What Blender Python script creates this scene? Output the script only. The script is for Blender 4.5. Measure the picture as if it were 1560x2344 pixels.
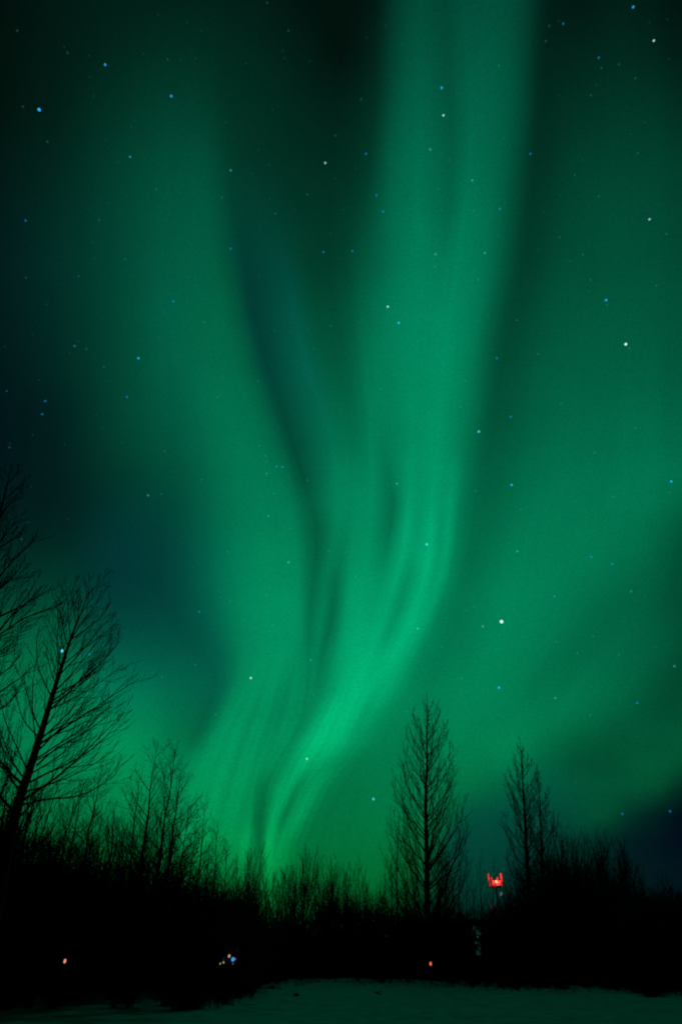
import bpy, math, random
import numpy as np
from mathutils import Vector, Quaternion

for o in list(bpy.data.objects):
    bpy.data.objects.remove(o, do_unlink=True)
scene = bpy.context.scene
COL = scene.collection
RND = random.Random(7)

# ------------------------------------------------------------------ camera
W, H = 1560.0, 2344.0
F = 1302.0                                   # focal length in photo pixels (20 mm on a 36 mm tall frame)
PITCH = math.radians(38.16)
CAM_H = 1.6
cam_d = bpy.data.cameras.new('camera')
cam = bpy.data.objects.new('camera', cam_d)
COL.objects.link(cam)
cam.location = (0, 0, CAM_H)
cam.rotation_euler = (math.radians(90) + PITCH, 0, 0)
cam_d.sensor_fit = 'VERTICAL'
cam_d.sensor_height = 36.0
cam_d.lens = 36.0 * F / H
cam_d.clip_start = 0.1
cam_d.clip_end = 20000
scene.camera = cam
scene.view_settings.view_transform = 'Standard'
scene.view_settings.look = 'None'
scene.view_settings.exposure = 0
scene.view_settings.gamma = 1
scene.render.engine = 'CYCLES'
scene.cycles.filter_width = 2.0
scene.cycles.max_bounces = 4
scene.cycles.transparent_max_bounces = 8

CP, SP = math.cos(PITCH), math.sin(PITCH)


def ray(x, y):
    xc, yc = (x - W / 2) / F, -(y - H / 2) / F
    return Vector((xc, CP - SP * yc, SP + CP * yc)).normalized()


def at(x, y, D):
    """world point seen at photo pixel (x, y) at horizontal distance D"""
    d = ray(x, y)
    k = D / math.hypot(d.x, d.y)
    return Vector((d.x * k, d.y * k, CAM_H + d.z * k))


def ground_at(x, D):
    d = ray(x, 2195)
    k = D / math.hypot(d.x, d.y)
    return Vector((d.x * k, d.y * k, 0.0))


def ground_dist(y):
    a = math.atan((y - H / 2) / F) - PITCH
    return CAM_H / math.tan(max(a, 0.004))


def pchip(xs, ys, xq):
    xs, ys, xq = np.asarray(xs, float), np.asarray(ys, float), np.asarray(xq, float)
    h = np.diff(xs); d = np.diff(ys) / h
    m = np.zeros_like(ys)
    for i in range(1, len(xs) - 1):
        if d[i - 1] * d[i] > 0:
            w1, w2 = 2 * h[i] + h[i - 1], h[i] + 2 * h[i - 1]
            m[i] = (w1 + w2) / (w1 / d[i - 1] + w2 / d[i])
    m[0], m[-1] = d[0], d[-1]
    q = np.clip(xq, xs[0], xs[-1])
    i = np.clip(np.searchsorted(xs, q) - 1, 0, len(xs) - 2)
    t = (q - xs[i]) / h[i]
    return ((2 * t**3 - 3 * t**2 + 1) * ys[i] + (t**3 - 2 * t**2 + t) * h[i] * m[i]
            + (-2 * t**3 + 3 * t**2) * ys[i + 1] + (t**3 - t**2) * h[i] * m[i + 1])


# ------------------------------------------------------------------ sky: the aurora, drawn on a chart of the sky
# each row is one ridge or lane of the aurora, from overhead to the horizon: (height mark, bearing mark, strength 0-255)
LANES = [
 [(-200,-100,8),(0,-100,9),(200,-100,11),(400,-100,14),(600,-100,16),(800,-100,15),(1000,-100,15),(1150,-100,24),(1300,-100,46),(1430,-100,78),(1550,-100,106),(1650,-100,112),(1750,-100,112),(1930,-100,100),(2300,-100,60)],
 [(-200,120,20),(0,120,24),(200,120,28),(400,120,38),(600,120,44),(800,120,40),(1000,120,30),(1150,120,30),(1300,120,48),(1430,120,84),(1550,120,112),(1650,120,122),(1930,120,105),(2300,120,60)],
 [(-200,300,26),(0,300,32),(100,300,38),(200,300,48),(400,300,65),(600,300,72),(800,300,74),(1000,290,66),(1100,280,56),(1200,270,52),(1300,265,52),(1400,265,62),(1500,265,88),(1600,270,120),(1700,290,136),(1800,300,132),(1930,300,105),(2300,300,60)],
 [(-200,400,26),(0,400,33),(200,390,55),(400,390,76),(600,390,88),(800,400,94),(1000,410,86),(1150,390,70),(1300,360,58),(1430,420,74),(1550,495,92),(1620,480,96),(1680,454,103),(1750,412,130),(1830,388,130),(1930,370,112),(2300,360,60)],
 [(-200,440,26),(0,440,34),(200,440,55),(400,450,78),(600,460,91),(800,490,100),(1000,540,112),(1150,590,120),(1300,600,132),(1430,605,138),(1550,572,138),(1620,535,138),(1680,505,142),(1750,478,147),(1830,452,146),(1930,430,138),(2020,415,112),(2300,410,60)],
 [(-200,478,25),(0,472,33),(200,458,53),(400,462,78),(600,486,90),(800,530,98),(1000,594,107),(1150,655,118),(1300,675,131),(1430,672,140),(1550,632,142),(1610,618,140),(1660,602,142),(1720,580,144),(1800,556,145),(1870,538,140),(1930,522,140),(2020,500,112),(2300,500,60)],
 [(-200,492,25),(0,488,33),(200,475,52),(400,481,74),(600,508,84),(800,551,92),(1000,614,101),(1150,664,115),(1300,682,128),(1430,684,136),(1520,668,136),(1577,656,127),(1620,645,126),(1660,632,131),(1730,608,136),(1800,580,128),(1870,574,130),(1900,571,148),(1930,566,153),(2020,554,112),(2300,578,55)],
 [(-200,506,24),(0,502,33),(200,492,50),(400,502,68),(600,532,74),(800,574,80),(1000,636,90),(1150,674,110),(1300,690,122),(1430,690,131),(1520,686,134),(1577,676,138),(1620,669,138),(1660,655,140),(1700,640,137),(1750,614,132),(1800,592,117),(1870,584,104),(1930,586,110),(2020,580,103),(2300,582,55)],
 [(-200,530,24),(0,522,32),(200,512,47),(300,514,54),(400,526,60),(500,541,61),(600,560,60),(700,576,59),(800,601,63),(900,631,68),(1000,666,70),(1080,690,76),(1150,711,91),(1230,728,91),(1300,722,98),(1430,708,110),(1500,705,122),(1560,705,123),(1627,696,126),(1700,660,134),(1750,626,133),(1800,598,117),(1870,590,103),(1930,591,106),(2020,586,102),(2300,586,55)],
 [(-200,600,20),(0,590,29),(200,580,42),(400,605,50),(600,650,70),(800,690,90),(1000,755,108),(1100,770,122),(1150,772,128),(1230,766,124),(1300,745,114),(1400,738,122),(1500,722,127),(1560,716,130),(1627,704,132),(1680,680,133),(1700,664,133),(1750,631,131),(1800,606,115),(1870,596,103),(1930,596,106),(2020,592,103),(2300,590,55)],
 [(-200,690,14),(0,690,20),(200,700,34),(400,700,45),(600,705,60),(800,745,82),(1000,795,107),(1150,795,129),(1250,785,124),(1300,774,112),(1354,767,104),(1421,758,100),(1502,736,114),(1550,727,119),(1583,720,122),(1627,709,128),(1700,669,130),(1750,638,128),(1800,616,118),(1870,605,110),(1930,601,118),(2020,598,110),(2300,594,55)],
 [(-200,770,12),(0,775,17),(100,780,17),(200,772,29),(400,762,44),(600,755,58),(800,785,84),(1000,818,108),(1150,820,131),(1300,803,140),(1430,790,150),(1500,779,154),(1583,756,150),(1627,738,158),(1700,698,166),(1750,666,148),(1800,644,154),(1870,626,157),(1930,611,164),(2000,607,146),(2080,606,112),(2300,598,55)],
 [(-200,850,16),(0,855,24),(200,860,44),(400,842,58),(600,822,78),(800,832,108),(1000,850,124),(1150,850,133),(1300,836,145),(1430,816,160),(1500,804,165),(1583,785,172),(1650,750,178),(1700,728,178),(1750,692,165),(1800,664,150),(1870,638,133),(1930,622,154),(2000,618,146),(2080,616,112),(2300,612,55)],
 [(-200,900,38),(0,900,52),(200,900,72),(400,890,92),(600,888,105),(800,882,121),(1000,874,119),(1080,886,111),(1150,900,106),(1200,894,109),(1250,884,120),(1300,875,138),(1430,842,160),(1500,823,169),(1583,801,176),(1650,776,180),(1700,755,176),(1750,719,160),(1800,682,128),(1870,651,113),(1930,632,141),(2000,626,140),(2080,624,105),(2300,624,55)],
 [(-200,960,54),(0,960,72),(200,960,90),(400,958,108),(600,955,122),(800,940,132),(1000,938,134),(1150,933,149),(1250,924,160),(1327,905,160),(1400,885,160),(1450,866,165),(1500,846,172),(1583,816,178),(1650,792,178),(1700,772,172),(1750,737,154),(1800,698,141),(1870,667,139),(1930,645,144),(2000,640,132),(2080,638,100),(2300,638,55)],
 [(-200,1020,54),(0,1020,67),(200,1026,79),(350,1032,90),(500,1024,101),(650,1006,125),(800,984,133),(1000,975,138),(1150,965,142),(1200,958,141),(1260,948,148),(1327,931,139),(1389,911,138),(1448,889,146),(1500,868,163),(1583,838,176),(1650,806,170),(1700,786,163),(1750,751,145),(1800,714,150),(1870,683,151),(1930,659,136),(2000,652,122),(2080,650,95),(2300,650,55)],
 [(-200,1060,58),(0,1060,75),(200,1070,92),(350,1076,105),(500,1060,116),(650,1038,127),(800,1014,136),(900,1005,140),(1000,1000,142),(1150,986,155),(1260,984,168),(1327,970,170),(1389,948,170),(1448,925,172),(1500,900,173),(1540,880,170),(1583,860,162),(1650,822,150),(1700,805,147),(1750,768,137),(1800,726,148),(1870,694,141),(1930,670,122),(2000,664,115),(2080,662,95),(2300,662,55)],
 [(-200,1100,60),(0,1100,76),(200,1110,92),(400,1106,104),(600,1083,117),(800,1046,128),(900,1038,128),(1000,1030,131),(1150,1012,143),(1200,1008,140),(1260,1004,147),(1327,993,151),(1400,970,160),(1448,950,162),(1500,925,160),(1583,880,162),(1650,840,146),(1700,825,138),(1750,788,127),(1800,746,128),(1870,712,119),(1930,688,112),(2080,680,95),(2300,680,55)],
 [(-200,1150,58),(0,1150,75),(200,1160,84),(400,1142,95),(600,1118,105),(800,1076,118),(900,1064,118),(1000,1046,124),(1150,1030,149),(1200,1026,152),(1260,1021,155),(1327,1008,152),(1400,985,150),(1448,965,148),(1500,940,148),(1583,895,152),(1650,857,136),(1700,842,129),(1750,806,119),(1800,766,117),(1870,736,110),(1930,712,109),(2080,705,95),(2300,705,55)],
 [(-200,1200,46),(0,1200,60),(200,1200,65),(400,1180,73),(600,1152,82),(800,1102,100),(1000,1076,107),(1150,1052,120),(1260,1041,124),(1327,1026,128),(1400,1005,124),(1500,965,124),(1583,928,130),(1650,888,124),(1700,870,121),(1750,836,115),(1800,800,112),(1870,768,110),(1930,755,109),(2080,755,95),(2300,755,55)],
 [(-200,1270,20),(0,1262,28),(200,1242,40),(400,1222,50),(500,1212,55),(600,1200,58),(700,1177,65),(800,1155,71),(900,1140,75),(1000,1126,83),(1150,1105,97),(1260,1085,104),(1327,1067,108),(1400,1050,112),(1500,1012,116),(1583,980,121),(1700,930,118),(1800,880,114),(1930,835,111),(2080,835,95),(2300,835,55)],
 [(-200,1330,18),(0,1322,25),(200,1312,44),(400,1312,62),(600,1290,73),(800,1260,85),(1000,1230,98),(1150,1210,110),(1300,1180,121),(1430,1150,127),(1550,1100,128),(1650,1060,126),(1750,1010,121),(1850,980,111),(1930,960,98),(2020,950,84),(2300,950,50)],
 [(-200,1420,22),(0,1420,30),(200,1420,48),(400,1420,67),(600,1400,78),(800,1380,88),(1000,1368,104),(1100,1345,112),(1200,1330,116),(1300,1300,118),(1430,1268,114),(1500,1230,115),(1600,1165,122),(1700,1105,122),(1780,1085,112),(1850,1068,86),(1930,1050,68),(2020,1040,60),(2300,1040,45)],
 [(-200,1480,20),(0,1480,28),(400,1490,66),(800,1470,88),(1000,1460,106),(1150,1450,114),(1250,1440,110),(1300,1432,105),(1400,1385,98),(1480,1310,102),(1580,1222,112),(1650,1190,120),(1700,1170,122),(1750,1155,115),(1800,1150,94),(1850,1142,76),(1930,1130,66),(2000,1112,58),(2300,1110,40)],
 [(-200,1530,16),(0,1530,22),(400,1540,62),(800,1540,83),(1000,1540,100),(1100,1535,110),(1200,1525,95),(1300,1500,91),(1400,1460,93),(1480,1405,99),(1550,1345,108),(1620,1290,116),(1680,1255,111),(1720,1245,100),(1780,1250,85),(1820,1262,80),(1900,1255,62),(2000,1240,45),(2300,1240,32)],
 [(-200,1600,13),(0,1600,18),(400,1600,58),(800,1600,80),(1000,1600,95),(1100,1600,98),(1200,1590,76),(1300,1565,74),(1400,1540,79),(1480,1500,88),(1550,1455,94),(1620,1412,95),(1680,1365,90),(1720,1350,78),(1780,1355,74),(1820,1395,86),(1860,1370,78),(1900,1345,54),(1950,1340,42),(2020,1340,34),(2300,1340,28)],
 [(-200,1700,10),(0,1700,14),(400,1700,55),(800,1700,75),(1000,1700,88),(1200,1690,70),(1400,1640,68),(1500,1590,68),(1600,1535,72),(1680,1482,80),(1720,1500,80),(1760,1492,86),(1800,1480,80),(1850,1470,54),(1900,1450,27),(1950,1450,25),(2020,1450,27),(2300,1450,25)],
 [(-200,1850,6),(0,1850,10),(1000,1850,70),(1400,1800,60),(1600,1700,66),(1700,1620,80),(1760,1572,70),(1800,1562,44),(1850,1560,13),(1900,1560,12),(1950,1560,16),(2050,1560,22),(2300,1560,22)],
]
YST = [-200, 0, 120, 240, 360, 480, 600, 720, 840, 940, 1020, 1085, 1150, 1205, 1260, 1327, 1390, 1450, 1500, 1545,
       1583, 1627, 1665, 1700, 1750, 1800, 1870, 1930, 1990, 2060, 2150, 2300]
R_Y = [-200, 0, 400, 800, 1200, 1500, 1650, 1750, 1850, 1930, 2050, 2300]
R_V = [.75, .74, .715, .69, .675, .66, .64, .605, .57, .52, .43, .4]


def bump(v, a, b, c, d):
    return float(np.clip((v - a) / (b - a), 0, 1) * np.clip((d - v) / (d - c), 0, 1))


def teal_extra(k, x, y, g):
    e = 0.0
    lo = max(0.0, 1 - g / 95.0)
    if k <= 3:
        e += 12 * lo * bump(y, 250, 600, 1550, 1700)
    if k in (2, 3):
        e += 10 * bump(y, 1080, 1250, 1560, 1700)
    if k == 3:
        e += 3 * bump(y, 500, 800, 1000, 1200)
    if k <= 2:
        e -= 0.02 * g * bump(y, 1420, 1560, 2300, 2500)
    if 7 <= k <= 9:
        e += 9 * bump(y, 350, 650, 850, 1150) * (1.0 if k != 7 else 0.5)
    if k >= 21:
        e += 22 * lo * bump(y, 1740, 1900, 2400, 2600)
        e += 12 * bump(y, 1780, 1900, 2060, 2300) * bump(x, 960, 1050, 1180, 1320)
    if k in (22, 23, 24, 25):
        e += 8 * bump(y, 1700, 1770, 1850, 1950) * bump(x, 1100, 1180, 1300, 1420)
    return e


n_l = len(LANES)
LX = np.zeros((n_l, len(YST))); LG = np.zeros_like(LX); LB = np.zeros_like(LX)
for k, ln in enumerate(LANES):
    ys = [p[0] for p in ln]
    LX[k] = pchip(ys, [p[1] for p in ln], YST)
    LG[k] = pchip(ys, [p[2] for p in ln], YST)
for j in range(len(YST)):
    for k in range(1, n_l):
        LX[k, j] = max(LX[k, j], LX[k - 1, j] + 2.0)
RR = pchip(R_Y, R_V, YST)
for k in range(n_l):
    for j, y in enumerate(YST):
        LB[k, j] = RR[j] * LG[k, j] + teal_extra(k, LX[k, j], y, LG[k, j])
# finer knots between the lanes so that the light varies smoothly
KX, KG, KB = [], [], []
for k in range(n_l):
    KX.append(LX[k]); KG.append(LG[k]); KB.append(LB[k])
    if k == n_l - 1:
        break
    gap = float(np.mean(LX[k + 1] - LX[k]))
    n_in = 1 if gap < 45 else (2 if gap < 90 else 3)
    for m in range(1, n_in + 1):
        s = m / (n_in + 1)
        x = LX[k] * (1 - s) + LX[k + 1] * s
        g = np.zeros(len(YST)); b = np.zeros(len(YST))
        for j in range(len(YST)):
            lo, hi = max(0, k - 1), min(n_l, k + 3)
            g[j] = pchip(LX[lo:hi, j], LG[lo:hi, j], [x[j]])[0]
            b[j] = pchip(LX[lo:hi, j], LB[lo:hi, j], [x[j]])[0]
        KX.append(x); KG.append(g); KB.append(b)
KX, KG, KB = np.array(KX), np.array(KG), np.array(KB)


def sky_rgb(x, y):
    xs = np.array([np.interp(y, YST, KX[i]) for i in range(len(KX))])
    gs = np.array([np.interp(y, YST, KG[i]) for i in range(len(KX))])
    bs = np.array([np.interp(y, YST, KB[i]) for i in range(len(KX))])
    return 0.0, np.interp(x, xs, gs) / 255, np.interp(x, xs, bs) / 255


CH = math.radians(40)                          # the chart is centred due north, 40 degrees up
C_FWD = Vector((0, math.cos(CH), math.sin(CH)))
C_UP = Vector((0, -math.sin(CH), math.cos(CH)))


def chart(d):
    f = 1 + d.dot(C_FWD)
    return d.x / f, d.dot(C_UP) / f


U0, U1, V0, V1 = -0.75, 0.75, -0.55, 0.62

world = bpy.data.worlds.new('World')
scene.world = world
world.use_nodes = True
NT = bpy.data.node_groups.new('aurora', 'ShaderNodeTree')
NT.interface.new_socket('Color', in_out='OUTPUT', socket_type='NodeSocketColor')


def node(t, **kw):
    n = NT.nodes.new(t)
    for a, v in kw.items():
        setattr(n, a, v)
    return n


def link(a, b):
    NT.links.new(a, b)


def math_n(op, a, b=None):
    n = node('ShaderNodeMath', operation=op)
    for i, v in enumerate((a, b)):
        if v is None:
            continue
        if hasattr(v, 'node'):
            link(v, n.inputs[i])
        else:
            n.inputs[i].default_value = v
    return n.outputs[0]


def dot_n(vec, c):
    n = node('ShaderNodeVectorMath', operation='DOT_PRODUCT')
    link(vec, n.inputs[0]); n.inputs[1].default_value = c
    return n.outputs['Value']


def remap(v, a, b, c=0.0, d=1.0, smooth=False):
    n = node('ShaderNodeMapRange', interpolation_type='SMOOTHSTEP' if smooth else 'LINEAR', clamp=True)
    for i, q in enumerate((v, a, b, c, d)):
        if hasattr(q, 'node'):
            link(q, n.inputs[i])
        else:
            n.inputs[i].default_value = q
    return n.outputs[0]


tc = node('ShaderNodeTexCoord')
dvec = tc.outputs['Generated']
fwd = dot_n(dvec, C_FWD)
den = math_n('MAXIMUM', math_n('ADD', fwd, 1.0), 0.08)
un = math_n('DIVIDE', dot_n(dvec, (1, 0, 0)), den)
vn = math_n('DIVIDE', dot_n(dvec, C_UP), den)
uu = remap(un, U0, U1)
vv = remap(vn, V0, V1)


def ramp_for(i, vin):
    g = bpy.data.node_groups.new('lane', 'ShaderNodeTree')
    g.interface.new_socket('V', in_out='INPUT', socket_type='NodeSocketFloat')
    g.interface.new_socket('Color', in_out='OUTPUT', socket_type='NodeSocketColor')
    g.interface.new_socket('Bearing', in_out='OUTPUT', socket_type='NodeSocketFloat')
    n = g.nodes.new('ShaderNodeValToRGB')
    r = n.color_ramp
    r.interpolation = 'LINEAR'
    pts = []
    for j, y in enumerate(YST):
        u, v = chart(ray(KX[i][j], y))
        pts.append(((v - V0) / (V1 - V0), (0.0, KG[i][j] / 255, KB[i][j] / 255, (u - U0) / (U1 - U0))))
    pts.sort()
    r.elements[1].position = pts[-1][0]
    for p, c in pts[1:-1]:
        r.elements.new(p)
    for e, (p, c) in zip(r.elements, pts):
        e.color = c
    r.elements[0].position = pts[0][0]
    gi, go = g.nodes.new('NodeGroupInput'), g.nodes.new('NodeGroupOutput')
    g.links.new(gi.outputs[0], n.inputs[0])
    g.links.new(n.outputs[0], go.inputs[0]); g.links.new(n.outputs[1], go.inputs[1])
    w = node('ShaderNodeGroup')
    w.node_tree = g
    link(vin, w.inputs[0])
    return w


prev = ramp_for(0, vv)
colour = prev.outputs[0]
wsum, vin = None, vv
for i in range(1, len(KX)):
    cur = ramp_for(i, vin)
    s = remap(uu, prev.outputs[1], cur.outputs[1])
    mx = node('ShaderNodeMix', data_type='RGBA')
    link(s, mx.inputs['Factor'])
    link(colour, mx.inputs['A']); link(cur.outputs[0], mx.inputs['B'])
    colour = mx.outputs['Result']
    wsum = s if wsum is None else math_n('ADD', wsum, s)
    vin = math_n('MULTIPLY_ADD', wsum, 1e-9)          # lanes are worked out one after the other
    link(vv, vin.node.inputs[2])
    prev = cur
# fine rays along the lanes and a faint camera-like grain added to the sky
cx = node('ShaderNodeCombineXYZ')
link(math_n('MULTIPLY', wsum, 1.35), cx.inputs[0]); link(math_n('MULTIPLY', vv, 5.0), cx.inputs[1])
rays = node('ShaderNodeTexNoise')
rays.inputs['Scale'].default_value = 1.0
rays.inputs['Detail'].default_value = 2.0
link(cx.outputs[0], rays.inputs['Vector'])
glow = node('ShaderNodeTexNoise')
glow.inputs['Scale'].default_value = 9.0
glow.inputs['Detail'].default_value = 2.0
link(dvec, glow.inputs['Vector'])
grain = node('ShaderNodeTexNoise')
grain.inputs['Scale'].default_value = 420.0
grain.inputs['Detail'].default_value = 1.0
link(dvec, grain.inputs['Vector'])
k1 = math_n('ADD', math_n('MULTIPLY', math_n('SUBTRACT', rays.outputs[0], 0.5), 0.05),
            math_n('ADD', math_n('MULTIPLY', math_n('SUBTRACT', glow.outputs[0], 0.5), 0.10),
                   math_n('MULTIPLY', math_n('SUBTRACT', grain.outputs[0], 0.5), 0.24)))
cx2 = node('ShaderNodeCombineXYZ')
link(math_n('MULTIPLY', wsum, 1.1), cx2.inputs[0]); link(math_n('MULTIPLY', vv, 2.2), cx2.inputs[1])
fine = node('ShaderNodeTexNoise')
fine.inputs['Scale'].default_value = 1.0
fine.inputs['Detail'].default_value = 2.0
link(cx2.outputs[0], fine.inputs['Vector'])
v_mark = lambda x, y: (chart(ray(x, y))[1] - V0) / (V1 - V0)
where = math_n('MULTIPLY', remap(vv, v_mark(600, 1380), v_mark(600, 1680), 0.0, 1.0, smooth=True),
               math_n('MULTIPLY', remap(uu, 0.40, 0.43, smooth=True), remap(uu, 0.525, 0.475, smooth=True)))
k1 = math_n('ADD', k1, math_n('MULTIPLY', math_n('SUBTRACT', fine.outputs[0], 0.5), math_n('MULTIPLY', where, 0.22)))
fall = remap(fwd, 0.15, 0.66, 0.06, 1.0, smooth=True)
low = remap(dot_n(dvec, (0, 0, 1)), -0.06, 0.0)
gain = math_n('MULTIPLY', math_n('ADD', k1, 1.0), math_n('MULTIPLY', fall, low))
sc = node('ShaderNodeVectorMath', operation='SCALE')
link(colour, sc.inputs[0]); link(gain, sc.inputs['Scale'])
of = node('ShaderNodeVectorMath', operation='MULTIPLY_ADD')
link(sc.outputs[0], of.inputs[0])
of.inputs[1].default_value = (1 / 1.055,) * 3; of.inputs[2].default_value = (.055 / 1.055 * .8, .055 / 1.055, .055 / 1.055)
gm = node('ShaderNodeGamma')
link(of.outputs[0], gm.inputs[0]); gm.inputs[1].default_value = 2.4
link(gm.outputs[0], node('NodeGroupOutput').inputs[0])
NT = world.node_tree
NT.nodes.clear()
aurora = node('ShaderNodeGroup')
aurora.node_tree = bpy.data.node_groups['aurora']
bg = node('ShaderNodeBackground')
link(aurora.outputs[0], bg.inputs['Color']); bg.inputs['Strength'].default_value = 1.0
# the night sky itself: the sun far below the horizon, almost nothing left of it
night = node('ShaderNodeTexSky', sky_type='NISHITA', sun_disc=False)
night.sun_elevation = math.radians(-5)
night.sun_rotation = math.radians(60)
bg2 = node('ShaderNodeBackground')
link(night.outputs[0], bg2.inputs['Color']); bg2.inputs['Strength'].default_value = 0.002
ad = node('ShaderNodeAddShader')
link(bg.outputs[0], ad.inputs[0]); link(bg2.outputs[0], ad.inputs[1])
wo = node('ShaderNodeOutputWorld')
link(ad.outputs[0], wo.inputs['Surface'])
world.cycles.sampling_method = 'MANUAL'
world.cycles.sample_map_resolution = 256


# ------------------------------------------------------------------ helpers
def lin(c):
    return tuple((v / 12.92 if v <= 0.04045 else ((v + 0.055) / 1.055) ** 2.4) for v in c)


def material(name, base, rough=0.9, scale=6.0, vary=0.4, bump_s=0.0):
    m = bpy.data.materials.new(name)
    m.use_nodes = True
    nt = m.node_tree
    b = nt.nodes['Principled BSDF']
    b.inputs['Roughness'].default_value = rough
    b.inputs['Specular IOR Level'].default_value = 0.2
    t = nt.nodes.new('ShaderNodeTexCoord')
    n = nt.nodes.new('ShaderNodeTexNoise')
    n.inputs['Scale'].default_value = scale
    n.inputs['Detail'].default_value = 5
    nt.links.new(t.outputs['Object'], n.inputs['Vector'])
    r = nt.nodes.new('ShaderNodeValToRGB')
    r.color_ramp.elements[0].position = 0.3
    r.color_ramp.elements[1].position = 0.7
    r.color_ramp.elements[0].color = (*[v * (1 - vary) for v in base], 1)
    r.color_ramp.elements[1].color = (*[min(1, v * (1 + vary)) for v in base], 1)
    nt.links.new(n.outputs[0], r.inputs[0])
    nt.links.new(r.outputs[0], b.inputs['Base Color'])
    if bump_s:
        bp = nt.nodes.new('ShaderNodeBump')
        bp.inputs['Strength'].default_value = bump_s
        nt.links.new(n.outputs[0], bp.inputs['Height'])
        nt.links.new(bp.outputs[0], b.inputs['Normal'])
    return m


def glow_material(name):
    """lamps, stars and dish glints: each gives off the colour set on its own object"""
    m = bpy.data.materials.new(name)
    m.use_nodes = True
    nt = m.node_tree
    nt.nodes.clear()
    oi = nt.nodes.new('ShaderNodeObjectInfo')
    em = nt.nodes.new('ShaderNodeEmission')
    out = nt.nodes.new('ShaderNodeOutputMaterial')
    nt.links.new(oi.outputs['Color'], em.inputs['Color'])
    em.inputs['Strength'].default_value = 1.0
    nt.links.new(em.outputs[0], out.inputs['Surface'])
    m.cycles.emission_sampling = 'NONE'
    return m


BARK = material('bark', (0.045, 0.038, 0.03), 0.95, 5.0, 0.4)
TWIG = material('twig_bark', (0.035, 0.03, 0.024), 0.95, 8.0, 0.4)
BRUSH = material('brush_bark', (0.028, 0.026, 0.02), 0.95, 8.0, 0.4)
GRASS = material('dry_grass', (0.05, 0.045, 0.03), 0.95, 8.0, 0.3)
GLOW = glow_material('lamp_glint_glow')
STEEL = material('galvanised_steel', (0.35, 0.36, 0.37), 0.5, 3.0, 0.15)
PANEL = material('antenna_shell', (0.7, 0.7, 0.7), 0.5, 3.0, 0.05)
BLACKM = material('black_casing', (0.03, 0.03, 0.03), 0.6, 5.0, 0.2)
WALLM = material('weathered_boards', (0.06, 0.05, 0.045), 0.9, 4.0, 0.3)


def tag(o, label=None, cat=None, group=None, kind=None):
    if label: o['label'] = label
    if cat: o['category'] = cat
    if group: o['group'] = group
    if kind: o['kind'] = kind
    return o


class MB:
    def __init__(self):
        self.v, self.f = [], []

    def tube(self, pts, rad, n=4, cap=False):
        base = len(self.v)
        up = Vector((0.31, 0.17, 0.93))
        for i, p in enumerate(pts):
            a = pts[max(0, i - 1)]; b = pts[min(len(pts) - 1, i + 1)]
            t = (b - a)
            t = t.normalized() if t.length > 1e-9 else Vector((0, 0, 1))
            s = t.cross(up if abs(t.dot(up)) < 0.97 else Vector((1, 0, 0))).normalized()
            q = t.cross(s)
            for k in range(n):
                an = 2 * math.pi * k / n
                w = p + (s * math.cos(an) + q * math.sin(an)) * rad[i]
                self.v.append((w.x, w.y, w.z))
        for i in range(len(pts) - 1):
            for k in range(n):
                a = base + i * n + k; b = base + i * n + (k + 1) % n
                self.f.append((a, b, b + n, a + n))
        if cap:
            self.f.append(tuple(base + k for k in range(n))[::-1])
            self.f.append(tuple(base + (len(pts) - 1) * n + k for k in range(n)))

    def box(self, c, size, rz=0.0):
        base = len(self.v)
        cs, sn = math.cos(rz), math.sin(rz)
        for dx in (-1, 1):
            for dy in (-1, 1):
                for dz in (-1, 1):
                    x, y, z = dx * size[0] / 2, dy * size[1] / 2, dz * size[2] / 2
                    self.v.append((c[0] + x * cs - y * sn, c[1] + x * sn + y * cs, c[2] + z))
        for q in ((0, 1, 3, 2), (4, 6, 7, 5), (0, 4, 5, 1), (2, 3, 7, 6), (0, 2, 6, 4), (1, 5, 7, 3)):
            self.f.append(tuple(base + i for i in q))

    def ball(self, c, r, n=10, m=6, sz=(1, 1, 1)):
        base = len(self.v)
        for i in range(m + 1):
            th = math.pi * i / m
            for k in range(n):
                ph = 2 * math.pi * k / n
                self.v.append((c[0] + r * sz[0] * math.sin(th) * math.cos(ph), c[1] + r * sz[1] * math.sin(th) * math.sin(ph),
                               c[2] + r * sz[2] * math.cos(th)))
        for i in range(m):
            for k in range(n):
                a = base + i * n + k; b = base + i * n + (k + 1) % n
                self.f.append((a, a + n, b + n, b))

    def mesh(self, name, mat):
        me = bpy.data.meshes.new(name)
        me.from_pydata(self.v, [], self.f)
        me.materials.append(mat)
        for p in me.polygons:
            p.use_smooth = True
        return me

    def build(self, name, mat, parent=None):
        o = bpy.data.objects.new(name, self.mesh(name, mat))
        COL.objects.link(o)
        if parent: o.parent = parent
        return o


def empty(name, loc=(0, 0, 0)):
    o = bpy.data.objects.new(name, None)
    COL.objects.link(o)
    o.location = loc
    o.empty_display_size = 0.3
    return o


def perp(d, R):
    a = Vector((R.gauss(0, 1), R.gauss(0, 1), R.gauss(0, 1)))
    a = a - d * a.dot(d)
    return a.normalized() if a.length > 1e-6 else Vector((1, 0, 0))


UPV = Vector((0, 0, 1))


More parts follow.
